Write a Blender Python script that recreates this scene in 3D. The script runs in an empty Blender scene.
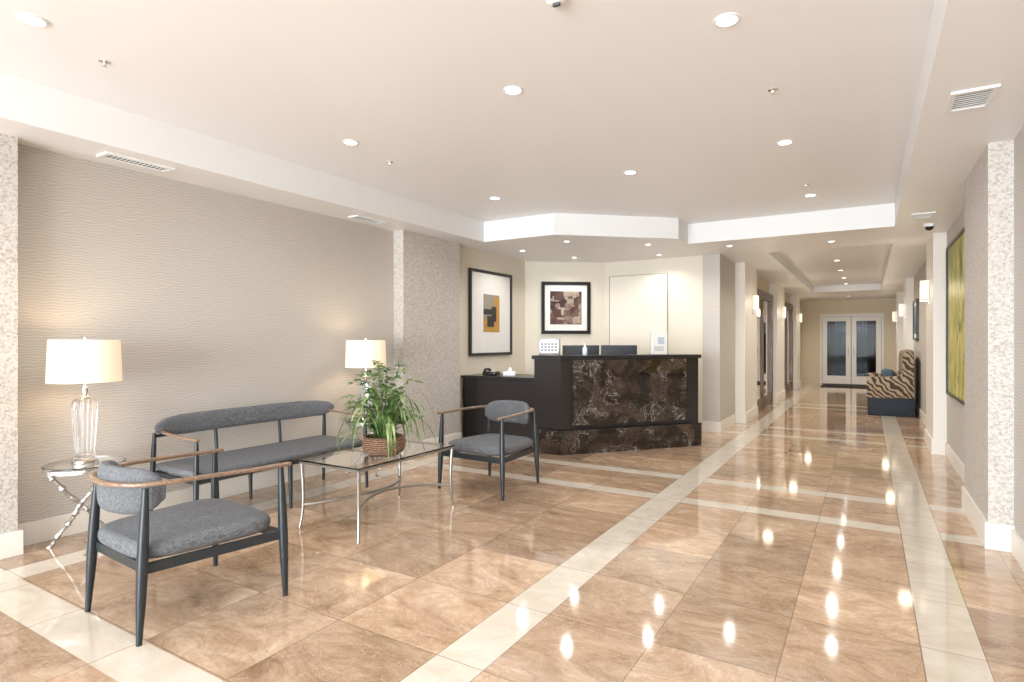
import bpy, bmesh, math, random
from mathutils import Vector, Matrix
random.seed(4)
scn=bpy.context.scene
H=2.64; HT=2.90
# ------------------------------------------------------------------ node helpers
def newmat(name):
    m=bpy.data.materials.new(name); m.use_nodes=True
    nt=m.node_tree; b=nt.nodes['Principled BSDF']
    return m,nt,b
def nd(nt,t,**k):
    n=nt.nodes.new(t)
    for a,v in k.items(): setattr(n,a,v)
    return n
def L(nt,a,b): nt.links.new(a,b)
def mt(nt,op,a,b=None,c=None):
    n=nt.nodes.new('ShaderNodeMath'); n.operation=op
    for i,v in enumerate((a,b,c)):
        if v is None: continue
        if isinstance(v,(int,float)): n.inputs[i].default_value=v
        else: L(nt,v,n.inputs[i])
    return n.outputs[0]
def c4(c): return (c[0],c[1],c[2],1)
def srgb(r,g,b):
    f=lambda v:(v/255/12.92) if v/255<=.04045 else ((v/255+.055)/1.055)**2.4
    return (f(r),f(g),f(b))
def mixc(nt,fac,a,b):
    n=nt.nodes.new('ShaderNodeMix'); n.data_type='RGBA'
    for s,v in ((n.inputs[0],fac),(n.inputs[6],a),(n.inputs[7],b)):
        if isinstance(v,(int,float)): s.default_value=v
        elif isinstance(v,tuple): s.default_value=c4(v)
        else: L(nt,v,s)
    return n.outputs[2]
def ramp(nt,fac,stops):
    n=nt.nodes.new('ShaderNodeValToRGB'); e=n.color_ramp.elements
    while len(e)<len(stops): e.new(.5)
    for i,(p,c) in enumerate(stops): e[i].position=p; e[i].color=c4(c)
    L(nt,fac,n.inputs[0]); return n.outputs[0]
def objco(nt): return nd(nt,'ShaderNodeTexCoord').outputs['Object']
def mapping(nt,sc=(1,1,1),rot=(0,0,0),loc=(0,0,0)):
    m=nd(nt,'ShaderNodeMapping'); m.inputs['Scale'].default_value=sc
    m.inputs['Rotation'].default_value=rot; m.inputs['Location'].default_value=loc
    L(nt,objco(nt),m.inputs[0]); return m.outputs[0]
def noise(nt,vec,scale,detail=3,dist=0,rough=.5):
    n=nd(nt,'ShaderNodeTexNoise'); n.inputs['Scale'].default_value=scale
    n.inputs['Detail'].default_value=detail; n.inputs['Distortion'].default_value=dist
    n.inputs['Roughness'].default_value=rough
    L(nt,vec,n.inputs['Vector']); return n.outputs[0]
def bump(nt,b,h,st,dist=.01):
    n=nd(nt,'ShaderNodeBump'); n.inputs['Strength'].default_value=st; n.inputs['Distance'].default_value=dist
    L(nt,h,n.inputs['Height']); L(nt,n.outputs[0],b.inputs['Normal'])
def simple(name,col,rough=.5,metal=0,emit=0,ecol=None,bmp=0,bs=60,var=.04):
    m,nt,b=newmat(name)
    v=noise(nt,objco(nt),bs if bmp else 8,3)
    a=tuple(x*(1-var) for x in col); d=tuple(min(1,x*(1+var)) for x in col)
    L(nt,mixc(nt,v,a,d),b.inputs['Base Color'])
    b.inputs['Roughness'].default_value=rough; b.inputs['Metallic'].default_value=metal
    if emit:
        b.inputs['Emission Color'].default_value=c4(ecol or col); b.inputs['Emission Strength'].default_value=emit
    if bmp: bump(nt,b,v,bmp)
    return m
def glassm(name,col=(1,1,1),rough=0,ior=1.45):
    m,nt,b=newmat(name); b.inputs['Base Color'].default_value=c4(col)
    b.inputs['Transmission Weight'].default_value=1; b.inputs['Roughness'].default_value=rough; b.inputs['IOR'].default_value=ior
    return m
# ------------------------------------------------------------------ materials
M_ceil=simple('ceiling_paint',srgb(236,235,235),.4,var=.004)
M_fascia=simple('fascia_paint',srgb(232,232,232),.5,var=.004)
M_trim=simple('trim_paint',srgb(228,222,212),.4,var=.01)
M_beige=simple('beige_paint',srgb(221,213,197),.6,bmp=.03)
M_tan=simple('tan_paint',srgb(214,199,174),.6,bmp=.03)
M_black=simple('black_lacquer',(.014,.013,.014),.3)
M_wooddark=simple('espresso_wood',(.020,.016,.016),.25)
M_frameblk=simple('black_frame',(.012,.011,.011),.35)
M_leg=simple('dark_painted_wood',(.018,.024,.028),.35)
M_white=simple('white_plastic',(.8,.8,.8),.4)
M_paper=simple('paper',(.85,.84,.8),.7)
M_mat=simple('mat_board',(.8,.79,.76),.8)
M_silver=simple('brushed_nickel',(.42,.41,.39),.3,1)
M_silvleaf=simple('hammered_silver',(.5,.49,.47),.33,1,bmp=.9,bs=60)
M_chrome=simple('chrome',(.8,.8,.8),.1,1)
M_glass=glassm('clear_glass',(.96,.99,.98))
M_dglass=glassm('door_pane_glass',(.85,.9,.95),0,1.12)
M_crystal=glassm('crystal',(.97,.98,1),.0,1.5)
M_screen=simple('monitor_plastic',(.045,.05,.06),.4)
M_lens=simple('light_lens',(1,1,1),.5,emit=6,ecol=(1,.97,.92))
M_shade=simple('linen_shade',srgb(228,210,184),.8,emit=.40,ecol=(1,.81,.58),bmp=.1,bs=300)
M_sconce=simple('sconce_shade',(.72,.68,.6),.7,emit=.45,ecol=(1,.86,.68))
M_teal=simple('blue_gray_velvet',(.06,.1,.13),.9)
M_navy=simple('blue_gray_fabric',(.024,.032,.045),.9)
M_mirror=simple('dark_mirror',(.85,.82,.78),.03,1)
M_brown=simple('walnut_casing',(.12,.07,.042),.35)
M_green=simple('hedge',(.04,.065,.075),.9,bmp=1,bs=12,var=.9)
M_pave=simple('paving',(.4,.4,.4),.9)
def m_arm():
    m,nt,b=newmat('walnut_arm')
    v=noise(nt,mapping(nt,(6,60,60)),2,4)
    L(nt,ramp(nt,v,[(.3,(.12,.07,.042)),(.7,(.30,.2,.13))]),b.inputs['Base Color']); b.inputs['Roughness'].default_value=.3
    return m
M_arm=m_arm()
def m_fabric(name,c1,c2):
    m,nt,b=newmat(name)
    a=noise(nt,mapping(nt,(16,230,40)),2,4,0,.6); v=noise(nt,mapping(nt,(230,16,40)),2,4,0,.6)
    s=mt(nt,'MULTIPLY',mt(nt,'ADD',a,v),.5)
    L(nt,ramp(nt,s,[(.36,c1),(.66,c2)]),b.inputs['Base Color']); b.inputs['Roughness'].default_value=.95
    bump(nt,b,s,.2,.002); return m
M_fab=m_fabric('gray_tweed',(.05,.054,.060),(.20,.206,.217))
def m_wallpaper():
    m,nt,b=newmat('wavy_grasscloth')
    w=nd(nt,'ShaderNodeTexWave'); w.bands_direction='Z'
    w.inputs['Scale'].default_value=16; w.inputs['Distortion'].default_value=7.5; w.inputs['Detail'].default_value=2; w.inputs['Detail Scale'].default_value=.85
    L(nt,mapping(nt,(1,1,1)),w.inputs['Vector'])
    n=noise(nt,mapping(nt,(20,20,160)),2,4)
    c=mixc(nt,w.outputs[1],srgb(182,175,166),srgb(204,198,190))
    c=mixc(nt,mt(nt,'MULTIPLY',n,.35),c,srgb(169,161,151))
    L(nt,c,b.inputs['Base Color']); b.inputs['Roughness'].default_value=.55
    bump(nt,b,w.outputs[1],.12,.0025); return m
M_wp=m_wallpaper()
def m_mosaic():
    m,nt,b=newmat('pebbled_plaster')
    v=nd(nt,'ShaderNodeTexVoronoi'); v.inputs['Scale'].default_value=80
    L(nt,objco(nt),v.inputs['Vector'])
    s=nd(nt,'ShaderNodeSeparateColor'); L(nt,v.outputs['Color'],s.inputs[0])
    L(nt,ramp(nt,s.outputs[0],[(.0,srgb(168,160,151)),(.35,srgb(189,183,175)),(1,srgb(204,199,192))]),b.inputs['Base Color'])
    b.inputs['Roughness'].default_value=.5
    bump(nt,b,v.outputs['Distance'],.10,.002); return m
M_mos=m_mosaic()
def m_floor():
    m,nt,b=newmat('polished_marble_tiles')
    co=objco(nt); sp=nd(nt,'ShaderNodeSeparateXYZ'); L(nt,co,sp.inputs[0])
    x,y=sp.outputs[0],sp.outputs[1]
    def band(v,c,h): return mt(nt,'LESS_THAN',mt(nt,'ABSOLUTE',mt(nt,'SUBTRACT',v,c)),h)
    inl=mt(nt,'LESS_THAN',x,-1.46)
    txl=mt(nt,'DIVIDE',mt(nt,'ADD',x,1.585),.6); txr=mt(nt,'DIVIDE',mt(nt,'ADD',x,1.345),.5145)
    tx=mt(nt,'ADD',mt(nt,'MULTIPLY',txl,inl),mt(nt,'MULTIPLY',txr,mt(nt,'SUBTRACT',1,inl)))
    ty=mt(nt,'DIVIDE',mt(nt,'SUBTRACT',y,1.40),.5833)
    vb=((x,-1.465,.12),(x,.315,.115),(x,-4.22,.11))
    masks=[band(*q) for q in vb]
    ms=[band(y,c,.09) for c in (5.0,5.83,9.1,9.9,13.2,14.0,17.3)]+[band(y,1.28,.11)]
    def mx(l):
        r=l[0]
        for q in l[1:]: r=mt(nt,'MAXIMUM',r,q)
        return r
    sx=mx(masks); sy=mx(ms); st=mt(nt,'MAXIMUM',sx,sy)
    cb=nd(nt,'ShaderNodeCombineXYZ'); L(nt,mt(nt,'FLOOR',tx),cb.inputs[0]); L(nt,mt(nt,'FLOOR',ty),cb.inputs[1]); L(nt,st,cb.inputs[2])
    wn=nd(nt,'ShaderNodeTexWhiteNoise'); L(nt,cb.outputs[0],wn.inputs['Vector'])
    vm=nd(nt,'ShaderNodeVectorMath'); vm.operation='MULTIPLY_ADD'; L(nt,wn.outputs['Color'],vm.inputs[0]); vm.inputs[1].default_value=(9,9,9); L(nt,co,vm.inputs[2])
    mp=nd(nt,'ShaderNodeMapping'); mp.inputs['Scale'].default_value=(1,1.7,1); mp.inputs['Rotation'].default_value=(0,0,.6); L(nt,vm.outputs[0],mp.inputs[0])
    n1=noise(nt,mp.outputs[0],2.2,10,1.0,.75)
    base=ramp(nt,n1,[(.30,srgb(132,104,80)),(.44,srgb(168,139,112)),(.56,srgb(188,160,133)),(.72,srgb(216,194,170))])
    n2=noise(nt,mp.outputs[0],3.2,7,2.0,.65)
    vein=ramp(nt,mt(nt,'ABSOLUTE',mt(nt,'SUBTRACT',n2,.5)),[(0,(1,1,1)),(.010,(0,0,0))])
    base=mixc(nt,mt(nt,'MULTIPLY',vein,.4),base,srgb(228,212,192))
    n4=noise(nt,mp.outputs[0],1.7,8,1.6,.7)
    vein2=ramp(nt,mt(nt,'ABSOLUTE',mt(nt,'SUBTRACT',n4,.5)),[(0,(1,1,1)),(.010,(0,0,0))])
    base=mixc(nt,mt(nt,'MULTIPLY',vein2,.4),base,srgb(114,86,64))
    hs=nd(nt,'ShaderNodeHueSaturation'); L(nt,base,hs.inputs['Color'])
    L(nt,mt(nt,'ADD',mt(nt,'MULTIPLY',wn.outputs['Value'],.44),.79),hs.inputs['Value'])
    n3=noise(nt,mp.outputs[0],3,6,1.5,.65)
    wht=ramp(nt,n3,[(.3,srgb(200,187,169)),(.55,srgb(213,202,187)),(.75,srgb(222,214,201))])
    col=mixc(nt,st,hs.outputs[0],wht)
    def edge(t,sz):
        f=mt(nt,'FRACT',t); e=mt(nt,'MINIMUM',f,mt(nt,'SUBTRACT',1,f)); return mt(nt,'LESS_THAN',mt(nt,'MULTIPLY',e,sz),.0024)
    ex=mt(nt,'MULTIPLY',edge(tx,.55),mt(nt,'SUBTRACT',1,sx)); ey=mt(nt,'MULTIPLY',edge(ty,.5833),mt(nt,'SUBTRACT',1,sy))
    g=mt(nt,'MAXIMUM',ex,ey)
    eb=[mt(nt,'LESS_THAN',mt(nt,'ABSOLUTE',mt(nt,'SUBTRACT',mt(nt,'ABSOLUTE',mt(nt,'SUBTRACT',v,c)),h)),.0022) for v,c,h in vb]
    g=mt(nt,'MAXIMUM',g,mx(eb))
    col=mixc(nt,mt(nt,'MULTIPLY',g,.65),col,srgb(106,88,72))
    L(nt,col,b.inputs['Base Color'])
    b.inputs['Roughness'].default_value=.07; b.inputs['Specular IOR Level'].default_value=.9
    return m
M_floor=m_floor()
def m_marble():
    m,nt,b=newmat('dark_emperador_marble')
    v=mapping(nt,(1,1,1.3),(0,.5,.3))
    n=noise(nt,v,3.6,10,.9,.7); n2=noise(nt,v,8,10,.8,.72); n5=noise(nt,v,16,8,.8,.7)
    mk=noise(nt,mapping(nt,(1,1,1),(0,0,0),(5,2,1)),3.2,5,.5)
    mask=ramp(nt,mk,[(.46,(.06,.06,.06)),(.62,(1,1,1))])
    def ab(q): return mt(nt,'ABSOLUTE',mt(nt,'SUBTRACT',q,.5))
    base=ramp(nt,n,[(.32,(.007,.005,.004)),(.5,(.022,.014,.010)),(.64,(.07,.045,.032)),(.75,(.13,.09,.065))])
    f=mt(nt,'MULTIPLY',ramp(nt,ab(n),[(0,(1,1,1)),(.007,(0,0,0))]),mask)
    g=mt(nt,'MULTIPLY',ramp(nt,ab(n2),[(0,(.7,.7,.7)),(.006,(0,0,0))]),mask)
    h=ramp(nt,ab(n5),[(0,(.28,.28,.28)),(.010,(0,0,0))])
    col=mixc(nt,h,base,(.18,.12,.085)); col=mixc(nt,g,col,(.48,.39,.32)); col=mixc(nt,f,col,(.78,.72,.64))
    L(nt,col,b.inputs['Base Color']); b.inputs['Roughness'].default_value=.03; return m
M_marble=m_marble()
def m_zebra():
    m,nt,b=newmat('zebra_fabric')
    w=nd(nt,'ShaderNodeTexWave'); w.bands_direction='DIAGONAL'
    w.inputs['Scale'].default_value=5.5; w.inputs['Distortion'].default_value=6; w.inputs['Detail'].default_value=1; w.inputs['Detail Scale'].default_value=1.3
    L(nt,objco(nt),w.inputs['Vector'])
    L(nt,ramp(nt,w.outputs[1],[(.38,(.055,.04,.03)),(.62,(.38,.29,.19))]),b.inputs['Base Color']); b.inputs['Roughness'].default_value=.9
    return m
M_zebra=m_zebra()
def m_yellow():
    m,nt,b=newmat('yellow_green_abstract_paint')
    n=noise(nt,mapping(nt,(1,3.5,.6)),1.8,7,1.6,.65)
    n2=noise(nt,mapping(nt,(1,9,.9)),1.6,5,1)
    c=ramp(nt,n,[(.3,(.05,.05,.02)),(.42,(.20,.25,.05)),(.52,(.52,.46,.07)),(.62,(.68,.58,.22)),(.75,(.65,.63,.5))])
    c=mixc(nt,mt(nt,'GREATER_THAN',n2,.62),c,(.09,.11,.04))
    L(nt,c,b.inputs['Base Color']); b.inputs['Roughness'].default_value=.4; return m
M_yellow=m_yellow()
def m_blocks(name,cols,scale,seed):
    m,nt,b=newmat(name)
    v=nd(nt,'ShaderNodeTexVoronoi'); v.distance='CHEBYCHEV'; v.inputs['Scale'].default_value=scale
    L(nt,mapping(nt,(1,1,1),(0,0,0),(seed,seed*2,seed)),v.inputs['Vector'])
    s=nd(nt,'ShaderNodeSeparateColor'); L(nt,v.outputs['Color'],s.inputs[0])
    n=noise(nt,objco(nt),9,5,1)
    t=mt(nt,'ADD',mt(nt,'MULTIPLY',s.outputs[0],.7),mt(nt,'MULTIPLY',n,.35))
    L(nt,ramp(nt,t,cols),b.inputs['Base Color']); b.inputs['Roughness'].default_value=.6; return m
M_art2=m_blocks('brown_abstract_paint',[(.15,(.02,.012,.012)),(.4,(.09,.035,.03)),(.62,(.16,.09,.07)),(.8,(.42,.34,.27)),(1,(.06,.03,.03))],8,3.3)
M_art3=m_blocks('blue_abstract_paint',[(.2,(.02,.03,.05)),(.5,(.08,.14,.2)),(.9,(.3,.36,.4))],5,1.1)
M_art1a=simple('ochre_paint',(.5,.27,.05),.6,bmp=.1,var=.4); M_art1b=simple('charcoal_paint',(.03,.03,.032),.6,var=.3); M_art1c=simple('gray_beige_paint',(.30,.27,.22),.6,var=.2)
def m_basket():
    m,nt,b=newmat('woven_wicker')
    w=nd(nt,'ShaderNodeTexWave'); w.bands_direction='Z'; w.inputs['Scale'].default_value=22; w.inputs['Distortion'].default_value=4; w.inputs['Detail Scale'].default_value=3
    L(nt,objco(nt),w.inputs['Vector'])
    L(nt,ramp(nt,w.outputs[1],[(.2,(.07,.035,.02)),(.8,(.38,.22,.13))]),b.inputs['Base Color']); b.inputs['Roughness'].default_value=.7
    bump(nt,b,w.outputs[1],.8,.006); return m
M_basket=m_basket()
def m_leaf():
    m,nt,b=newmat('green_leaves')
    n=noise(nt,objco(nt),12,2)
    L(nt,ramp(nt,n,[(.35,(.05,.12,.03)),(.54,(.14,.235,.06)),(.72,(.38,.43,.2))]),b.inputs['Base Color']); b.inputs['Roughness'].default_value=.5
    return m
M_leaf=m_leaf()
M_moss=simple('moss',(.05,.045,.02),.95,bmp=1,bs=80)
# ------------------------------------------------------------------ geometry helpers
def box(bm,c,s,rz=0,bev=0,seg=2):
    r=bmesh.ops.create_cube(bm,size=1); vs=r['verts']
    bmesh.ops.scale(bm,vec=Vector(s),verts=vs)
    if bev:
        es=list({e for v in vs for e in v.link_edges})
        rr=bmesh.ops.bevel(bm,geom=es,offset=bev,segments=seg,affect='EDGES',profile=.5)
        vs=list({v for f in rr['faces'] for v in f.verts}|{v for v in vs if v.is_valid})
    if rz: bmesh.ops.rotate(bm,cent=(0,0,0),matrix=Matrix.Rotation(rz,3,'Z'),verts=vs)
    bmesh.ops.translate(bm,vec=Vector(c),verts=vs); return vs
def bb(bm,x0,x1,y0,y1,z0,z1,bev=0): return box(bm,((x0+x1)/2,(y0+y1)/2,(z0+z1)/2),(abs(x1-x0),abs(y1-y0),abs(z1-z0)),0,bev)
def prism(bm,poly,z0,z1):
    lo=[bm.verts.new((p[0],p[1],z0)) for p in poly]; hi=[bm.verts.new((p[0],p[1],z1)) for p in poly]
    n=len(poly); bm.faces.new(lo[::-1]); bm.faces.new(hi)
    for i in range(n): bm.faces.new((lo[i],lo[(i+1)%n],hi[(i+1)%n],hi[i]))
def catmull(pts,k=6):
    P=[Vector(p) for p in pts]; out=[]
    if len(P)<3 or k<2: return P
    for i in range(len(P)-1):
        p0=P[i-1] if i>0 else P[0]*2-P[1]; p1=P[i]; p2=P[i+1]; p3=P[i+2] if i+2<len(P) else P[-1]*2-P[-2]
        for j in range(k):
            t=j/k
            out.append(.5*((2*p1)+(p2-p0)*t+(2*p0-5*p1+4*p2-p3)*t*t+(3*p1-p0-3*p2+p3)*t**3))
    out.append(P[-1]); return out
def sweep(bm,pts,a,b,seg=12,n=2.0,taper=None,up=(0,0,1),k=6):
    P=catmull(pts,k); rings=[]; up=Vector(up); m=len(P)
    for i,p in enumerate(P):
        T=(P[min(i+1,m-1)]-P[max(i-1,0)]).normalized()
        S=T.cross(up).normalized(); U=S.cross(T)
        t=i/(m-1); sa=sb=1
        if taper:
            r=taper(t); sa,sb=r if isinstance(r,tuple) else (r,r)
        ring=[]
        for j in range(seg):
            an=2*math.pi*j/seg; cx=math.cos(an); cy=math.sin(an)
            cx=math.copysign(abs(cx)**(2/n),cx)*a*sa; cy=math.copysign(abs(cy)**(2/n),cy)*b*sb
            ring.append(bm.verts.new(p+S*cx+U*cy))
        rings.append(ring)
    for i in range(m-1):
        for j in range(seg):
            bm.faces.new((rings[i][j],rings[i][(j+1)%seg],rings[i+1][(j+1)%seg],rings[i+1][j]))
    bm.faces.new(rings[0][::-1]); bm.faces.new(rings[-1])
def rod(bm,p,q,r1,r2=None,seg=12):
    p=Vector(p);q=Vector(q); r2=r1 if r2 is None else r2
    d=(q-p).normalized(); up=(0,0,1) if abs(d.z)<.9 else (1,0,0)
    sweep(bm,[p,q],1,1,seg,2,lambda t:r1+(r2-r1)*t,up,1)
def legrod(bm,p,q,rs,seg=14):
    p=Vector(p);q=Vector(q); n=len(rs)
    pts=[p.lerp(q,i/(n-1)) for i in range(n)]
    sweep(bm,pts,1,1,seg,2.4,lambda t:rs[min(n-1,round(t*(n-1)))],(1,0,0),1)
def lathe(bm,prof,c=(0,0,0),seg=32,rib=0,nr=0,closed=False):
    rings=[]
    for r,z in prof:
        rings.append([bm.verts.new((c[0]+(r*(1+rib*math.cos(nr*2*math.pi*j/seg)))*math.cos(2*math.pi*j/seg),c[1]+(r*(1+rib*math.cos(nr*2*math.pi*j/seg)))*math.sin(2*math.pi*j/seg),c[2]+z)) for j in range(seg)])
    m=len(rings); 
    for i in range(m if closed else m-1):
        A=rings[i];B=rings[(i+1)%m]
        for j in range(seg): bm.faces.new((A[j],A[(j+1)%seg],B[(j+1)%seg],B[j]))
    if not closed:
        bm.faces.new(rings[0][::-1]); bm.faces.new(rings[-1])
def cushion(bm,hwf,hwb,hd,z0,z1,n=4.0,r=.03,dome=.02,seg=48,sag=0):
    cz=[]
    K=6
    for i in range(K+1): a=-math.pi/2+math.pi/2*i/K; cz.append((r*(1-math.cos(a)),z0+r+r*math.sin(a)))
    for i in range(K+1): a=math.pi/2*i/K; cz.append((r*(1-math.cos(a)),z1-r+r*math.sin(a)))
    rings=[]
    def pt(j,ins,f=1):
        a=2*math.pi*j/seg; c,s=math.cos(a),math.sin(a)
        X=math.copysign(abs(c)**(2/n),c); Y=math.copysign(abs(s)**(2/n),s)
        hw=hwb+(hwf-hwb)*(Y+1)/2
        return X*(hw-ins)*f,Y*(hd-ins)*f
    for ins,z in cz: rings.append([bm.verts.new((*pt(j,ins),z)) for j in range(seg)])
    for f in (.85,.65,.4,.15):
        rings.append([bm.verts.new((*pt(j,r,f),z1+dome*(1-f*f))) for j in range(seg)])
    for i in range(len(rings)-1):
        for j in range(seg): bm.faces.new((rings[i][j],rings[i][(j+1)%seg],rings[i+1][(j+1)%seg],rings[i+1][j]))
    bm.faces.new(rings[0][::-1]); bm.faces.new(rings[-1])
def obj(name,bm,mat,parent=None,loc=(0,0,0),rz=0,kind=None,label=None,cat=None,smooth=True,ang=35):
    bmesh.ops.recalc_face_normals(bm,faces=bm.faces)
    me=bpy.data.meshes.new(name); bm.to_mesh(me); bm.free()
    if smooth:
        for p in me.polygons: p.use_smooth=True
        me.set_sharp_from_angle(angle=math.radians(ang))
    for q in (mat if isinstance(mat,(list,tuple)) else [mat]): me.materials.append(q)
    o=bpy.data.objects.new(name,me); o.location=loc; o.rotation_euler[2]=rz
    scn.collection.objects.link(o)
    if parent: o.parent=parent
    if kind: o['kind']=kind
    if label: o['label']=label
    if cat: o['category']=cat
    return o
def root(name,loc,rz,label,cat,group=None):
    e=bpy.data.objects.new(name,None); e.empty_display_size=.1; e.location=loc; e.rotation_euler[2]=rz
    scn.collection.objects.link(e); e['label']=label; e['category']=cat
    if group: e['group']=group
    return e
def clone(r,loc,rz=None,label=None):
    n=r.copy(); n.location=loc
    if rz is not None: n.rotation_euler[2]=rz
    if label: n['label']=label
    scn.collection.objects.link(n)
    def rec(src,dst):
        for c in src.children:
            k=c.copy(); k.parent=dst; scn.collection.objects.link(k); rec(c,k)
    rec(r,n); return n
B=bmesh.new
def S(name,mat,fn,smooth=False):
    bm=B(); fn(bm); return obj(name,bm,mat,kind='structure',smooth=smooth)
# ------------------------------------------------------------------ shell
XL=-4.75; XR=.80; YN=-5.5; YE=21.0; XH=-1.88
S('floor',M_floor,lambda b:bb(b,-5.2,1.1,YN-.2,YE+.2,-.1,0))
S('wall_left',M_wp,lambda b:bb(b,XL-.2,XL,YN,5.7,0,H))
S('wall_left_alcove',M_beige,lambda b:bb(b,XL-.2,XL,5.7,8.22,0,H))
S('wall_diagonal',M_beige,lambda b:prism(b,[(XL,8.22),(-3.69,9.02),(-3.69,9.2),(XL-.2,9.2),(XL-.2,8.22)],0,H))
S('wall_back',M_beige,lambda b:bb(b,-3.69,-2.12,9.02,9.2,0,H))
S('wall_hall_corner',M_wp,lambda b:bb(b,-2.12,-1.87,9.0,10.17,0,H))
S('wall_hall_left',M_tan,lambda b:(bb(b,-2.35,XH,10.17,19.3,0,H),bb(b,-2.15,-1.85,19.3,YE,0,H)))
S('wall_right',M_wp,lambda b:bb(b,XR,XR+.2,YN,YE,0,H+.06))
def fend(b):
    bb(b,-2.35,-1.30,YE,YE+.15,0,H); bb(b,.42,XR+.2,YE,YE+.15,0,H); bb(b,-1.30,.42,YE,YE+.15,2.2,H)
S('wall_end',M_tan,fend)
def ffront(b):
    bb(b,XL-.2,XR+.2,YN-.2,YN,0,.25); bb(b,XL-.2,XR+.2,YN-.2,YN,2.5,HT+.1)
    for x in (-4.85,-3.0,-1.2,.75): bb(b,x-.06,x+.06,YN-.2,YN,.25,2.5)
S('wall_front',M_beige,ffront)
def pil(n,x0,x1,y0,y1,m,h=H):
    S('trim_%d'%n,m,lambda b:bb(b,x0,x1,y0,y1,.0,h))
pil(1,XL,-4.60,5.14,6.24,M_mos); pil(2,XL,-4.60,.45,1.54,M_mos)
pil(3,.67,XR,4.87,5.95,M_mos); pil(4,.67,XR,8.6,9.6,M_trim); pil(5,.67,XR,14.4,15.5,M_trim)
pil(6,-2.15,-1.717,10.17,11.39,M_trim); pil(7,-2.15,-1.717,14.13,15.5,M_trim); pil(8,-2.15,-1.717,18.2,19.3,M_trim); pil(9,.67,XR,18.4,19.4,M_trim)
def fceil(b):
    bb(b,XL-.2,XR+.2,YN-.2,YE+.2,HT,HT+.15)
    bb(b,-1.24,.287,9.24,17.4,2.80,HT)
S('ceiling',M_ceil,fceil)
def soff(n,poly):
    o=S('trim_%d'%n,[M_ceil,M_fascia],lambda b:prism(b,poly,H,HT))
    for p in o.data.polygons:
        if abs(p.normal.z)<.5: p.material_index=1
soff(20,[(XL-.2,YN-.2),(-4.27,YN-.2),(-4.27,6.32),(XL-.2,6.32)])
soff(21,[(XL-.2,6.32),(-3.25,6.32),(-2.04,7.4),(-2.04,7.85),(.26,7.85),(.26,9.24),(XL-.2,9.24)])
soff(22,[(.26,YN-.2),(XR+.2,YN-.2),(XR+.2,9.24),(.26,9.24)])
soff(23,[(-2.4,9.24),(-1.24,9.24),(-1.24,17.4),(-2.4,17.4)])
soff(24,[(.287,9.24),(XR+.2,9.24),(XR+.2,17.4),(.287,17.4)])
soff(25,[(-2.4,17.4),(XR+.2,17.4),(XR+.2,YE+.2),(-2.4,YE+.2)])
def fbl(b):
    bb(b,XL,XL+.018,1.54,5.14,0,.15,.003)
    bb(b,-4.60,-4.582,5.12,6.26,0,.15,.003); bb(b,XL,-4.582,5.122,5.14,0,.15)
    bb(b,-4.60,-4.57,.43,1.56,0,.15,.003)
S('baseboard_left',M_trim,fbl)
def fbr(b):
    bb(b,XR-.018,XR,YN,YE,0,.15)
    for y0,y1 in ((4.87,5.95),(8.6,9.6),(14.4,15.5),(18.4,19.4)):
        bb(b,.652,.67,y0-.018,y1+.018,0,.17); bb(b,.67,XR,y0-.018,y0,0,.17)
S('baseboard_right',M_trim,fbr)
def fbh(b):
    bb(b,-1.87,-1.852,9.0,10.17,0,.15); bb(b,-2.12,-1.852,8.982,9.0,0,.15); bb(b,-3.69,-2.12,9.0,9.02,0,.15)
    for y0,y1 in ((10.17,11.39),(14.13,15.5),(18.2,19.3)):
        bb(b,-1.717,-1.699,y0-.018,y1+.018,0,.17); bb(b,-1.87,-1.717,y0-.018,y0,0,.17)
S('baseboard_hall',M_trim,fbh)
def fd(b):
    bb(b,-3.60,-2.66,8.995,9.02,0.01,2.395,.004)
S('door_1',simple('door_paint',srgb(226,218,204),.5),fd)
S('trim_30',simple('reveal_shadow_gap',srgb(150,138,120),.6),lambda b:(bb(b,-3.612,-3.60,9.0,9.02,0,2.405),bb(b,-2.66,-2.648,9.0,9.02,0,2.405),bb(b,-3.60,-2.66,9.0,9.02,2.395,2.405)))
def recess(n,y0,y1):
    r=root('door_%d'%n,(XH,(y0+y1)/2,0),0,'dark walnut framed glass entry door in a hall recess','door'); r['kind']='structure'
    w=(y1-y0)/2
    b=B()
    bb(b,0,.10,-w,-w+.16,0,2.35,.004); bb(b,0,.10,w-.16,w,0,2.35,.004); bb(b,0,.10,-w+.16,w-.16,2.2,2.35,.004); bb(b,0,.08,-.06,.06,0,2.2,.004); bb(b,0,.08,-w+.16,w-.16,0,.2,.004)
    obj('door_frame',b,M_brown,r,smooth=False)
    b=B(); bb(b,.02,.05,-w+.12,w-.12,.18,2.22); obj('door_glass',b,M_mirror,r,smooth=False)
recess(3,11.5,14.0); recess(4,15.65,18.05)
M_curt=simple('burgundy_curtain',(.05,.022,.02),.9)
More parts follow.
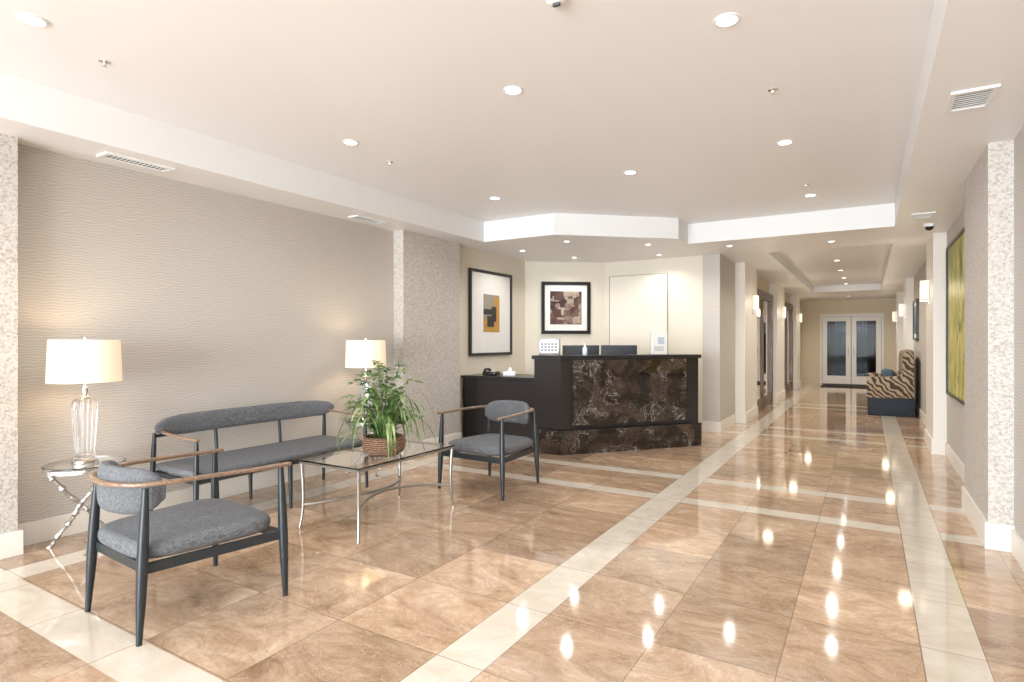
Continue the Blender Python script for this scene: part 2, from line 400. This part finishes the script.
def enddoor():
    r=root('door_2',(-.44,YE,0),0,'white-framed double glass doors with iron grilles','door'); r['kind']='structure'
    b=B()
    bb(b,-.86,-.80,-.03,.1,0,2.2); bb(b,.80,.86,-.03,.1,0,2.2); bb(b,-.80,.80,-.03,.1,2.12,2.2)
    obj('door_frame',b,M_trim,r,smooth=False)
    for sx in (-1,1):
        b=B(); x0=sx*.01; x1=sx*.79; a,c=min(x0,x1),max(x0,x1)
        bb(b,a,a+.13,.0,.05,.01,2.11); bb(b,c-.13,c,.0,.05,.01,2.11); bb(b,a+.13,c-.13,0,.05,.01,.26); bb(b,a+.13,c-.13,0,.05,1.97,2.11)
        leaf=obj('door_leaf',b,M_trim,r,smooth=False)
        b=B(); bb(b,a+.13,c-.13,.02,.03,.26,1.97); obj('door_glass',b,M_dglass,leaf,smooth=False)
        b=B()
        for i in range(6): 
            x=a+.16+i*(c-a-.32)/5; rod(b,(x,.065,.26),(x,.065,1.97),.016,seg=6)
        for z in (.55,.8,1.2,1.6,1.8): rod(b,(a+.13,.065,z),(c-.13,.065,z),.016,seg=6)
        obj('door_grille',b,M_black,leaf)
        b=B(); rod(b,(sx*.07,-.04,.9),(sx*.07,-.04,1.15),.012); rod(b,(sx*.07,-.04,.92),(sx*.07,0,.92),.008); rod(b,(sx*.07,-.04,1.13),(sx*.07,0,1.13),.008)
        obj('door_handle',b,M_silver,leaf)
        b=B(); pts=[(sx*.46+(.2*k/12)*sx,.12+.018*math.sin(k*1.9),1.13) for k in range(13)]
        sweep(b,pts,.006,.9,6,6,None,(0,0,1),2); obj('door_curtain',b,M_curt,leaf)
enddoor()
S('ground_outside',M_pave,lambda b:bb(b,-8,8,YE+.2,YE+14,-.15,-.02))
b=B(); 
for i in range(16):
    box(b,(-4.5+i*.6+random.uniform(-.1,.1),YE+3.4+random.uniform(-.3,.3),.9),(.7,1,1.8+random.uniform(-1.2,.5)),random.random(),.2,4)
obj('hedge',b,M_green,label='dark green hedge row beyond the glass doors',cat='hedge')
b=B(); box(b,(-.44,20.0,.008),(1.5,1.3,.014),0,.005); obj('door_mat',b,simple('mat_fiber',(.035,.03,.03),.95,bmp=.5,bs=200),label='dark rectangular door mat before the glass doors',cat='doormat')
# ------------------------------------------------------------------ lights
def spot(parent,z,power,ang=155,col=(.97,.98,1)):
    l=bpy.data.lights.new('bulb','SPOT'); l.energy=power; l.spot_size=math.radians(ang); l.spot_blend=.8; l.color=col; l.shadow_soft_size=.04
    o=bpy.data.objects.new('bulb',l); o.location=(0,0,z); scn.collection.objects.link(o); o.parent=parent; return o
def downlight(r,power,z,grp,col=(.98,.985,1)):
    e=root('downlight',(0,0,z),0,'round white recessed ceiling downlight, switched on','ceiling light',grp)
    b=B(); lathe(b,[(r,0),(r*1.3,-.001),(r*1.3,-.005),(r*1.02,-.008),(r,-.005)],seg=32,closed=True); obj('trim_ring',b,M_white,e)
    b=B(); lathe(b,[(r,-.001),(r,-.004)],seg=28); obj('lens',b,M_lens,e)
    spot(e,-.05,power,155,col); return e
d0=downlight(.048,36,HT,'tray ceiling downlights'); d0.location=(-3.44,1.21,HT)
for x,y in ((-3.44,3.24),(-3.45,5.32),(-1.87,1.1),(-1.87,3.09),(-1.86,5.15),(-.6,1.0),(-.58,2.95),(-.55,5.0),(-.52,6.95)):
    clone(d0,(x,y,HT))
d1=downlight(.035,24,H,'soffit downlights over the reception desk',(1,.97,.92)); d1.location=(-3.32,6.82,H)
for p in ((-2.66,8.6),(-3.86,8.2),(-2.5,7.6),(-4.2,7.2),(-1.6,8.3),(-.4,8.6)): clone(d1,(p[0],p[1],H))
d2=downlight(.045,82,2.80,'hallway ceiling downlights',(1,.95,.86)); d2.location=(-.47,10.3,2.80)
for y in (12.0,13.7,15.4,17.0): clone(d2,(-.47,y,2.80))
d3=downlight(.045,76,H,'hallway end downlights',(1,.95,.86)); d3.location=(-.47,19.3,H)
def area(name,loc,rot,sx,sy,p,col):
    l=bpy.data.lights.new(name,'AREA'); l.shape='RECTANGLE'; l.size=sx; l.size_y=sy; l.energy=p; l.color=col
    o=bpy.data.objects.new(name,l); o.location=loc; o.rotation_euler=rot; scn.collection.objects.link(o)
area('window_daylight',(-2.0,YN-.5,1.4),(math.radians(82),0,0),5.4,2.4,1370,(.87,.935,1))
w=bpy.data.worlds.new('World'); scn.world=w; w.use_nodes=True
bg=w.node_tree.nodes['Background']; sky=w.node_tree.nodes.new('ShaderNodeTexSky'); sky.sky_type='HOSEK_WILKIE'; sky.sun_direction=(.3,.5,.8); sky.turbidity=4
w.node_tree.links.new(sky.outputs[0],bg.inputs[0]); bg.inputs[1].default_value=.6
# ------------------------------------------------------------------ ceiling devices
def vent(loc,sx,sy,label,n=8):
    e=root('air_vent',loc,0,label,'vent')
    b=B(); f=.025
    bb(b,-sx/2,sx/2,-sy/2,-sy/2+f,-.012,0); bb(b,-sx/2,sx/2,sy/2-f,sy/2,-.012,0); bb(b,-sx/2,-sx/2+f,-sy/2+f,sy/2-f,-.012,0); bb(b,sx/2-f,sx/2,-sy/2+f,sy/2-f,-.012,0)
    obj('vent_frame',b,M_white,e,smooth=False)
    b=B(); bb(b,-sx/2+f,sx/2-f,-sy/2+f,sy/2-f,-.003,0); obj('vent_duct',b,M_frameblk,e,smooth=False)
    b=B()
    for i in range(n):
        y=-sy/2+f+(i+.5)*(sy-2*f)/n
        box(b,(0,y,-.006),(sx-2*f,(sy-2*f)/n*.35,.003))
    obj('louver_blades',b,M_white,e,smooth=False)
vent((-4.50,2.2,H),.15,.46,'white louvered air vent in the soffit above the wallpapered wall',14)
vent((-4.53,4.5,H),.15,.4,'white louvered air vent in the soffit near the column',12)
vent((.47,3.93,H),.20,.30,'beige louvered air vent in the soffit beside the column')
vent((.48,7.3,H),.2,.25,'small white air vent in the soffit near the dome camera')
def sprink(x,y,z=HT):
    e=root('sprinkler_head',(x,y,z),0,'small chrome fire sprinkler head in the ceiling','sprinkler','ceiling sprinklers')
    b=B(); lathe(b,[(.03,0),(.03,-.003),(.018,-.008),(.009,-.009),(.007,-.018),(.003,-.019)],seg=20); obj('escutcheon',b,M_chrome,e)
    b=B(); lathe(b,[(.011,-.022),(.011,-.024)],seg=12); rod(b,(0,0,-.018),(0,0,-.023),.003,seg=8); obj('deflector',b,M_chrome,e); return e
s0=sprink(-3.62,1.6)
for p in ((-.50,3.92),(-3.54,3.78),(-.52,6.45)): clone(s0,(p[0],p[1],HT))
e=root('smoke_detector',(-1.20,2.36,HT),0,'white ceiling smoke detector with dark sensor','smoke detector')
b=B(); lathe(b,[(.045,0),(.048,-.012),(.04,-.022),(.02,-.028)],seg=28); obj('housing',b,M_white,e)
b=B(); box(b,(.0,0,-.032),(.035,.02,.014),0,.004); obj('sensor_cap',b,M_screen,e)
e=root('dome_camera',(.58,7.9,H),0,'white dome security camera with dark lens cover','security camera')
b=B(); lathe(b,[(.055,0),(.055,-.025),(.05,-.032)],seg=28); obj('housing',b,M_white,e)
b=B(); lathe(b,[(.042,-.032),(.038,-.05),(.025,-.066),(.006,-.072)],seg=24); obj('lens_dome',b,M_frameblk,e)
# ------------------------------------------------------------------ wall art
def picture(loc,rz,w,h,fr,mw,artm,label,extra=None,name='framed_picture',matm=None):
    e=root(name,loc,rz,label,'picture')
    b=B(); d=.04
    bb(b,-w/2,w/2,-d,0,h/2-fr,h/2,.004); bb(b,-w/2,w/2,-d,0,-h/2,-h/2+fr,.004); bb(b,-w/2,-w/2+fr,-d,0,-h/2+fr,h/2-fr,.004); bb(b,w/2-fr,w/2,-d,0,-h/2+fr,h/2-fr,.004)
    obj('frame',b,M_frameblk,e,smooth=False)
    if mw:
        b=B(); bb(b,-w/2+fr*.9,w/2-fr*.9,-.018,-.005,-h/2+fr*.9,h/2-fr*.9); obj('mat_board',b,matm or M_mat,e,smooth=False)
        iw=w-2*fr-2*mw[0]; ih=h-2*fr-2*mw[1]
    else: iw=w-1.8*fr; ih=h-1.8*fr
    b=B(); bb(b,-iw/2,iw/2,-.021,-.0175,-ih/2,ih/2); obj('artwork',b,artm,e,smooth=False)
    if extra:
        for (x0,x1,z0,z1,m,y) in extra:
            b=B(); bb(b,x0,x1,y-.002,-.0205,z0,z1); obj('painted_shape',b,m,e,smooth=False)
    return e
picture((XL,7.20,1.755),math.pi/2,1.12,1.23,.04,(.31,.30),M_art1c,'black-framed abstract of ochre and charcoal blocks on wide white mat',
   [(-.21,.21,-.02,.06,M_art1b,-.022),(-.20,.05,-.27,-.08,M_art1a,-.022),(.06,.21,-.27,.24,M_art1a,-.023),(.0,.12,-.12,.10,M_art1b,-.0245),(-.12,.06,-.20,-.04,M_art1b,-.0235)])
dx,dy=(1.06,.8); ln=math.hypot(dx,dy); t=.503
picture((XL+dx*t,8.22+dy*t,1.89),math.atan2(dy,dx),.81,.85,.055,(.09,.10),M_art2,'square black-framed dark red-brown abstract with white mat')
picture((XR,7.45,1.58),-math.pi/2,1.62,1.66,.03,None,M_yellow,'large yellow and green streaked abstract canvas in thin black frame')
picture((XR,13.5,1.75),-math.pi/2,1.0,.75,.03,(.08,.08),M_art3,'dark framed blue abstract above the zebra settee')
# ------------------------------------------------------------------ sconces
def sconce(loc,rz):
    e=root('wall_sconce',loc,rz,'cream half-drum wall sconce with nickel bracket, lit','wall lamp','hallway sconces')
    b=B()
    prof=[]
    for z in (-.12,.12):
        prof.append([(math.cos(math.pi*i/14)*.085,-math.sin(math.pi*i/14)*.085-.012,z) for i in range(15)])
    lo=[b.verts.new(p) for p in prof[0]]; hi=[b.verts.new(p) for p in prof[1]]
    for i in range(14): b.faces.new((lo[i],lo[i+1],hi[i+1],hi[i]))
    b.faces.new(lo[::-1]); b.faces.new(hi); b.faces.new((lo[0],hi[0],hi[14],lo[14]))
    obj('lamp_shade',b,M_sconce,e)
    b=B(); bb(b,-.04,.04,-.012,0,-.19,.14,.003); bb(b,-.01,.01,-.10,-.012,-.145,-.128); obj('bracket',b,M_silver,e,smooth=False)
    l=bpy.data.lights.new('bulb','POINT'); l.energy=2.5; l.color=(1,.85,.65); l.shadow_soft_size=.08
    o=bpy.data.objects.new('bulb',l); o.location=(0,-.25,.0); scn.collection.objects.link(o); o.parent=e
    return e
sc=sconce((-1.717,10.9,2.02),math.pi/2)
clone(sc,(-1.717,14.9,2.02)); clone(sc,(-1.717,18.8,2.02))
clone(sc,(.67,9.15,2.0),-math.pi/2); clone(sc,(.67,15.0,2.02),-math.pi/2); clone(sc,(.67,18.9,2.02),-math.pi/2)
# ------------------------------------------------------------------ armchair
def armchair(loc,rz,label):
    e=root('armchair',loc,rz,label,'chair','lounge armchairs')
    fw,bw,fy,by=.335,.265,.33,-.30
    for x,y,zt in ((-fw,fy,.685),(fw,fy,.685),(-bw,by,.685),(bw,by,.685)):
        b=B(); ox=math.copysign(.02,x); oy=.015 if y>0 else -.035
        legrod(b,(x+ox,y+oy,0),(x,y,zt),[.012,.016,.02,.023,.023,.021,.017,.013]); obj('leg',b,M_leg,e)
    b=B()
    z=.325
    for p,q in (((-fw,fy,z),(fw,fy,z)),((-bw,by,z),(bw,by,z)),((-fw,fy,z),(-bw,by,z)),((fw,fy,z),(bw,by,z))):
        sweep(b,[p,q],.012,.026,8,5,None,(0,0,1),1)
    obj('seat_frame',b,M_leg,e)
    b=B(); cushion(b,.345,.285,.335,.35,.435,n=5,r=.038,dome=.03)
    obj('seat',b,M_fab,e)
    b=B(); pts=[(-fw-.004,fy+.05,.692),(-fw-.004,fy-.12,.694),(-.325,0,.70),(-.30,-.18,.702),(-.235,-.31,.70),(-.12,-.375,.70),(0,-.39,.70)]
    pts=pts+[(-p[0],p[1],p[2]) for p in pts[-2::-1]]
    sweep(b,pts,.019,.010,12,3,None,(0,0,1),5); obj('armrest',b,M_arm,e)
    b=B(); pts=[]
    for i in range(9):
        a=math.radians(-64+i*16); pts.append((math.sin(a)*.27,-.095-math.cos(a)*.25,.648+.012*math.cos(a)))
    sweep(b,pts,.034,.108,18,3.0,lambda t:(max(.12,(1-abs(2*t-1)**6))**.5,max(.12,1-abs(2*t-1)**5)**.5),(0,0,1),5)
    obj('backrest',b,M_fab,e)
    return e
c0=armchair((-3.02,1.71,0),math.radians(-4),'gray-blue upholstered armchair with walnut arms beside the crystal lamp')
clone(c0,(-2.98,4.56,0),math.radians(180-3),label='gray-blue upholstered armchair with walnut arms facing the glass table')
# ------------------------------------------------------------------ bench
def bench():
    e=root('bench',(-4.25,3.11,0),-math.pi/2,'long gray-blue upholstered bench with backrest, dark legs and walnut arms','bench')
    W=.79; fy=.29; by=-.25
    for x in (-W,W):
        b=B(); legrod(b,(x*1.02,fy+.015,0),(x,fy,.655),[.011,.014,.017,.018,.018,.016,.012]); obj('leg',b,M_leg,e)
        b=B(); legrod(b,(x*1.02,by-.03,0),(x,by,.67),[.011,.014,.017,.018,.018,.016,.012]); obj('leg',b,M_leg,e)
    b=B(); legrod(b,(0,fy-.02,0),(0,fy-.03,.36),[.011,.014,.017,.018]); obj('leg',b,M_leg,e)
    for x in (-.3,.3):
        b=B(); legrod(b,(x,by,.37),(x,by-.03,.68),[.012,.012,.012]); obj('back_post',b,M_leg,e)
    b=B(); legrod(b,(0,by,0),(0,by-.01,.36),[.011,.014,.017,.018]); obj('leg',b,M_leg,e)
    b=B(); z=.372
    for p,q in (((-W,fy,z),(W,fy,z)),((-W,by,z),(W,by,z)),((-W,fy,z),(-W,by,z)),((W,fy,z),(W,by,z)),((0,fy,z),(0,by,z))):
        sweep(b,[p,q],.012,.018,8,5,None,(0,0,1),1)
    sweep(b,[(-W,by,.645),(-.6,by-.03,.645),(0,by-.04,.645),(.6,by-.03,.645),(W,by,.645)],.008,.012,8,4)
    obj('seat_frame',b,M_leg,e)
    b=B(); cushion(b,.80,.79,.30,.392,.44,n=14,r=.02,dome=.005,seg=96); obj('seat',b,M_fab,e)
    b=B(); pts=[]
    for i in range(11):
        t=-1+i/5; pts.append((t*.83,-.265+.10*abs(t)**3.2,.715))
    sweep(b,pts,.028,.078,20,2.8,lambda t:(max(.06,(1-abs(2*t-1)**14))**.5,max(.06,1-abs(2*t-1)**9)**.5),(0,0,1),5); obj('backrest',b,M_fab,e)
    for s in (-1,1):
        b=B(); sweep(b,[(s*W,fy+.02,.662),(s*W,.1,.668),(s*W*.998,-.08,.678),(s*W*.985,-.18,.688)],.014,.009,12,3,None,(0,0,1),6); obj('armrest',b,M_arm,e)
    return e
bench()
# ------------------------------------------------------------------ coffee table
def coffee():
    x0,x1,y0,y1=-3.50,-2.90,2.80,3.86; cx,cy=(x0+x1)/2,(y0+y1)/2; hw,hl=(x1-x0)/2,(y1-y0)/2; z=.485
    e=root('coffee_table',(cx,cy,0),0,'rectangular clear glass coffee table on slim nickel legs','table')
    b=B(); box(b,(0,0,z+.006),(hw*2,hl*2,.012),0,.003); obj('table_top',b,M_glass,e,smooth=False)
    b=B()
    for s in (-1,1):
        box(b,(s*(hw-.012),0,z-.010),(.02,hl*2,.014)); box(b,(0,s*(hl-.012),z-.010),(hw*2,.02,.014))
    obj('top_frame',b,M_silver,e,smooth=False)
    for sx in (-1,1):
        for sy in (-1,1):
            b=B(); X=sx*(hw-.015); Y=sy*(hl-.015)
            sweep(b,[(X*1.03,Y*1.02,0),(X*.985,Y*.99,.13),(X*.975,Y*.985,.28),(X,Y,z-.017)],.011,.011,12,2,lambda t:.85+.4*t,(1,0,0),5)
            obj('leg',b,M_silver,e)
    for sx in (-1,1):
        b=B(); X=sx*(hw-.015); pts=[]
        for i in range(17):
            t=i/16; s=math.sin(math.pi*t); pts.append((X*(.985-.90*s**.8),(-1+2*t)*(hl-.02),.17+.03*s))
        sweep(b,pts,.011,.011,10,2,None,(0,0,1),3); obj('stretcher',b,M_silver,e)
    return cx,cy,z+.012
cx,cy,tz=coffee()
# ------------------------------------------------------------------ plant
def plant(loc):
    e=root('potted_plant',loc,0,'leafy green spider plant in a woven basket on glass table','plant')
    b=B(); lathe(b,[(.11,0),(.14,.02),(.158,.06),(.158,.1),(.145,.125),(.152,.135),(.14,.14),(.13,.125),(.13,.1),(.11,.03),(.09,.02)],seg=40,rib=.02,nr=20); obj('basket',b,M_basket,e)
    b=B(); lathe(b,[(.126,.10),(.11,.125),(.05,.135),(.01,.137)],seg=24); obj('moss',b,M_moss,e)
    b=B()
    def strip(P,wd):
        P=catmull(P,4); prev=None; m=len(P)
        for i,p in enumerate(P):
            T=(P[min(i+1,m-1)]-P[max(i-1,0)]).normalized(); Sd=T.cross(Vector((0,0,1)))
            if Sd.length<.05: Sd=Vector((1,0,0))
            Sd.normalize(); t=i/(m-1); w=wd*max(.04,math.sin(math.pi*min(1,.15+t*.85))**.7)
            U=Sd.cross(T)*w*.25
            cur=(b.verts.new(p+Sd*w+U),b.verts.new(p),b.verts.new(p-Sd*w+U))
            if prev:
                b.faces.new((prev[0],prev[1],cur[1],cur[0])); b.faces.new((prev[1],prev[2],cur[2],cur[1]))
            prev=cur
    for i in range(80):
        a=random.uniform(0,2*math.pi); r=random.uniform(.14,.38); h=random.uniform(.06,.36)
        dr=random.uniform(.06,.30) if r>.24 else random.uniform(0,.12)
        c,s=math.cos(a),math.sin(a); x,y=c*.07*random.random(),s*.07*random.random()
        ez=max(.0,.12+h*.95-dr)
        strip([(x,y,.12),(x+c*r*.3,y+s*r*.3,.12+h*.75),(x+c*r*.65,y+s*r*.65,.12+h*.98),(x+c*r*.9,y+s*r*.9,(.12+h*.9+ez)/2+.02),(x+c*r,y+s*r,ez)],random.uniform(.006,.010))
    for i in range(46):
        a=random.uniform(0,2*math.pi); h=random.uniform(.10,.60); r=random.uniform(.08,.36)*(1.15-h)
        c,s=math.cos(a),math.sin(a)
        P=[Vector((c*.03,s*.03,.12)),Vector((c*r*.35,s*r*.35,.12+h*.6)),Vector((c*r*.75,s*r*.75,.12+h*.97)),Vector((c*r*1.15,s*r*1.15,.12+h*.95))]
        strip(P,.0022)
        Q=catmull(P,5)
        for q in Q[5:]:
            for sg in (-1,1):
                aa=a+sg*random.uniform(.7,1.6); l=random.uniform(.03,.06)
                d=Vector((math.cos(aa)*l,math.sin(aa)*l,random.uniform(-.02,.025)))
                strip([q,q+d*.5+Vector((0,0,.006)),q+d],.010)
    obj('foliage',b,M_leaf,e,smooth=True,ang=80)
plant((-3.12,3.27,tz))
# ------------------------------------------------------------------ side tables + lamps
def sidetable(loc,label):
    e=root('side_table',loc,0,label,'table','round silver side tables')
    b=B(); lathe(b,[(.222,.538),(.225,.541),(.225,.549),(.222,.552)],seg=48); obj('table_top',b,M_glass,e)
    b=B(); lathe(b,[(.212,.512),(.224,.512),(.224,.5375),(.212,.5375)],seg=48,closed=True); obj('top_ring',b,M_silvleaf,e)
    for i in range(3):
        a=math.radians(100+120*i); b=B()
        p=Vector((math.cos(a)*.21,math.sin(a)*.21,0)); q=Vector((math.cos(a+math.radians(150))*.205,math.sin(a+math.radians(150))*.205,.512))
        n=48; pts=[]
        for k in range(n+1):
            t=k/n; o=Vector((math.sin(t*17+i),math.cos(t*13+i*2),0))*.006*math.sin(math.pi*t); pts.append(p.lerp(q,t)+o)
        sweep(b,pts,1,1,10,2,lambda t:.012+.010*max(0,math.cos(t*2*math.pi*6.5))**8,(1,0,0),1); obj('leg',b,M_silvleaf,e)
    return e
def lamp(loc,label):
    e=root('table_lamp',loc,0,label,'lamp','crystal table lamps')
    b=B(); lathe(b,[(.072,0),(.075,.003),(.075,.018),(.06,.022)],seg=36); obj('base',b,M_chrome,e)
    b=B(); lathe(b,[(.045,.022),(.060,.03),(.062,.042),(.050,.055),(.050,.07),(.054,.14),(.060,.22),(.066,.32),(.068,.38),(.064,.405),(.05,.418),(.026,.424)],seg=96,rib=.07,nr=12); obj('glass_body',b,M_crystal,e)
    b=B(); lathe(b,[(.026,.424),(.028,.43),(.018,.438),(.012,.442),(.012,.455),(.018,.46),(.018,.49),(.006,.5),(.004,.80),(.004,.805)],seg=20)
    for k in range(3):
        a=k*2*math.pi/3; rod(b,(0,0,.79),(math.cos(a)*.19,math.sin(a)*.19,.79),.0025,seg=6)
    lathe(b,[(.006,.805),(.012,.81),(.012,.822),(.004,.83)],seg=14); obj('stem',b,M_chrome,e)
    b=B(); lathe(b,[(.205,.53),(.195,.805),(.192,.805),(.202,.53)],seg=56,closed=True); obj('lamp_shade',b,M_shade,e)
    b=B(); lathe(b,[(.012,.53),(.03,.56),(.034,.59),(.022,.62),(.005,.63)],seg=20); obj('light_bulb',b,simple('bulb_glow',(1,.9,.7),.5,emit=6,ecol=(1,.8,.5)),e)
    l=bpy.data.lights.new('bulb','POINT'); l.energy=4.5; l.color=(1,.83,.62); l.shadow_soft_size=.05
    o=bpy.data.objects.new('bulb_light',l); o.location=(0,0,.68); scn.collection.objects.link(o); o.parent=e
    return e
st=sidetable((-4.40,1.83,0),'round glass side table on crossed hammered silver legs')
clone(st,(-4.38,4.36,0))
lp=lamp((-4.40,1.83,.5525),'crystal table lamp with cream drum shade on round side table')
clone(lp,(-4.38,4.33,.5525))
# ------------------------------------------------------------------ reception desk
def desk():
    e=root('reception_desk',(0,0,0),0,'dark angled reception desk with brown marble front panel','desk')
    Bp=Vector((-3.11,6.23)); Cp=Vector((-1.88,7.75)); u=(Cp-Bp).normalized(); n=Vector((u.y,-u.x))
    body=[(-3.47,6.23),tuple(Bp),tuple(Cp),tuple(Cp-n*.40),(-3.30,6.6),(-3.47,6.6)]
    b=B(); prism(b,body,.0,1.13); obj('high_counter',b,M_wooddark,e,smooth=False)
    k=.035
    top=[(-3.49,6.20),(-3.10,6.20),tuple(Cp+n*k+u*.02),tuple(Cp-n*.44+u*.02),(-3.30,6.65),(-3.49,6.65)]
    b=B(); prism(b,top,1.13,1.175); obj('counter_top',b,M_black,e,smooth=False)
    pl=[(-3.47,6.185),(-3.09,6.185),tuple(Cp+n*.05+u*.012),tuple(Cp+u*.012),tuple(Bp),(-3.47,6.23)]
    b=B(); prism(b,pl,0,.285); obj('plinth',b,M_marble,e,smooth=False)
    pl=[(-3.47,6.178),(-3.087,6.178),tuple(Cp+n*.058+u*.016),tuple(Cp+u*.016),tuple(Bp),(-3.47,6.23)]
    b=B(); prism(b,pl,.285,.293); obj('plinth_cap',b,M_black,e,smooth=False)
    a0,a1=.075*(Cp-Bp).length,.885*(Cp-Bp).length
    def slab(s0,s1,d0,d1,z0,z1,name,m):
        b=B(); prism(b,[tuple(Bp+u*s0+n*d0),tuple(Bp+u*s1+n*d0),tuple(Bp+u*s1+n*d1),tuple(Bp+u*s0+n*d1)],z0,z1); obj(name,b,m,e,smooth=False)
    slab(a0,a1,0,.055,.35,1.125,'marble_panel',M_marble)
    b=B(); bb(b,-4.70,-3.475,6.45,7.1,0,.85,.003); obj('low_counter',b,M_wooddark,e,smooth=False)
    b=B(); bb(b,-4.72,-3.475,6.42,7.15,.85,.885,.004); obj('low_counter_top',b,M_black,e,smooth=False)
    w=[(-3.30,6.65),tuple(Cp-n*.41),tuple(Cp-n*1.0),(-3.47,7.15),(-3.47,6.65)]
    b=B(); prism(b,w,.73,.76); obj('work_surface',b,M_black,e,smooth=False)
    p=Cp-n*.95
    b=B(); bb(b,p.x-.02,p.x+.02,p.y-.25,p.y-.21,0,.73); obj('support_leg',b,M_black,e,smooth=False)
    b=B(); bb(b,-3.47,-3.42,7.05,7.1,0,.73); obj('support_leg',b,M_black,e,smooth=False)
    return math.atan2(u.y,u.x)
ang=desk()
def monitor(x,y,rz):
    e=root('computer_monitor',(x,y,.76),rz,'dark gray computer monitor behind the reception counter','monitor','reception monitors')
    b=B(); box(b,(0,.0,.38),(.48,.035,.31),0,.008); obj('display_housing',b,M_screen,e)
    b=B(); box(b,(0,.0185,.38),(.45,.004,.28)); obj('screen',b,M_frameblk,e)
    b=B(); box(b,(0,-.03,.2),(.06,.03,.39),0,.006); box(b,(0,-.02,.006),(.24,.17,.012),0,.004); obj('stand',b,M_screen,e); return e
m0=monitor(-3.18,6.95,.62); clone(m0,(-2.80,7.32,.76),.62)
e=root('desk_calendar',(-3.34,6.38,1.175),.3,'small gray and white desk display with printed grid panel','desk calendar')
b=B(); box(b,(0,0,.105),(.26,.06,.20),0,.006); obj('housing',b,M_silver,e)
b=B(); box(b,(0,-.032,.11),(.225,.004,.155)); obj('panel',b,M_paper,e)
b=B()
for i in range(5):
    for j in range(3): box(b,(-.085+i*.0425,-.035,.065+j*.036),(.03,.003,.024))
o=obj('printed_grid',b,simple('gray_ink',(.25,.27,.3),.6),e); o['kind']='stuff'
e=root('sanitizer_bottle',(-2.98,6.63,1.175),0,'small clear hand sanitizer pump bottle on the counter','bottle')
b=B(); lathe(b,[(.028,0),(.03,.004),(.03,.085),(.02,.1),(.011,.105)],seg=24); obj('bottle_body',b,simple('clear_plastic',(.65,.72,.75),.15),e)
b=B(); lathe(b,[(.013,.105),(.013,.12),(.005,.121),(.005,.14)],seg=14); box(b,(-.012,0,.145),(.045,.014,.01),0,.003); obj('pump',b,M_white,e)
e=root('flyer_holder',(-2.30,7.43,1.175),ang-.1,'clear acrylic stand holding a white printed flyer','sign holder')
b=B(); box(b,(0,.008,.14),(.24,.006,.27)); box(b,(0,.03,.003),(.24,.09,.006)); obj('acrylic_stand',b,M_glass,e,smooth=False)
b=B(); box(b,(0,-.0,.145),(.235,.003,.28)); obj('flyer',b,M_paper,e)
b=B(); box(b,(.03,-.0025,.18),(.09,.002,.09)); obj('printed_picture',b,simple('pale_blue_ink',(.5,.56,.66),.6),e)
for z in (.10,.085,.07,.055):
    b=B(); box(b,(0,-.0025,z),(.14,.002,.004)); obj('printed_line',b,M_screen,e)
e=root('telephone',(-4.35,6.62,.885),.1,'black desk telephone on the low counter','telephone')
b=B(); vs=box(b,(0,0,.03),(.19,.17,.05),0,.01); obj('phone_base',b,M_black,e)
b=B(); sweep(b,[(-.06,-.08,.06),(-.065,-.04,.082),(-.065,.04,.082),(-.06,.08,.06)],.02,.016,12,3); obj('handset',b,M_black,e)
b=B()
for i in range(3):
    for j in range(4): box(b,(.02+i*.025,-.05+j*.025,.058),(.015,.015,.006))
o=obj('keypad',b,M_white,e)
e=root('tissue_box',(-4.10,6.68,.886),.4,'small white tissue box on the low counter','tissue box')
b=B(); box(b,(0,0,.03),(.16,.1,.06),0,.004); obj('carton',b,M_white,e)
b=B(); sweep(b,[(0,0,.058),(.01,.005,.085),(.0,.0,.11)],.03,.008,10,2,lambda t:1-.6*t,(0,1,0)); obj('tissue',b,M_paper,e)
# ------------------------------------------------------------------ zebra settee
def settee():
    e=root('settee',(.375,13.32,0),-math.pi/2,'high-back zebra print settee with navy base in the hallway','sofa')
    W=.80
    b=B(); box(b,(0,-.02,.16),(2*W,.72,.31),0,.015); obj('base',b,M_navy,e)
    b=B(); box(b,(0,-.06,.39),(2*W-.26,.66,.18),0,.04,4); obj('seat',b,M_zebra,e)
    for s in (-1,1):
        b=B(); sweep(b,[(s*(W-.075),-.39,.50),(s*(W-.075),-.1,.50),(s*(W-.075),.12,.53),(s*(W-.075),.24,.58)],.075,.20,16,5,None,(0,0,1),6); obj('armrest',b,M_zebra,e)
    b=B(); 
    sweep(b,[(-W,.24,.74),(-W*.5,.27,.76),(0,.27,.77),(W*.5,.27,.76),(W,.24,.74)],.085,.42,20,5,None,(0,0,1),6); obj('backrest',b,M_zebra,e)
settee()
b=B(); vs=box(b,(0,0,0),(.42,.13,.34),0,.055,4)
o=obj('throw_pillow',b,M_teal,loc=(.32,12.98,.66),rz=-math.pi/2+.2,label='blue-gray velvet throw pillow on the zebra settee',cat='pillow')
# ------------------------------------------------------------------ camera
cam=bpy.data.cameras.new('Camera'); co=bpy.data.objects.new('Camera',cam); scn.collection.objects.link(co)
co.location=(0,0,1.35); co.rotation_euler=(math.radians(90),0,math.radians(31.3))
cam.sensor_width=36; cam.lens=585/1024*36; cam.clip_start=.05
scn.camera=co
scn.view_settings.view_transform='Standard'; scn.view_settings.look='None'; scn.view_settings.exposure=0
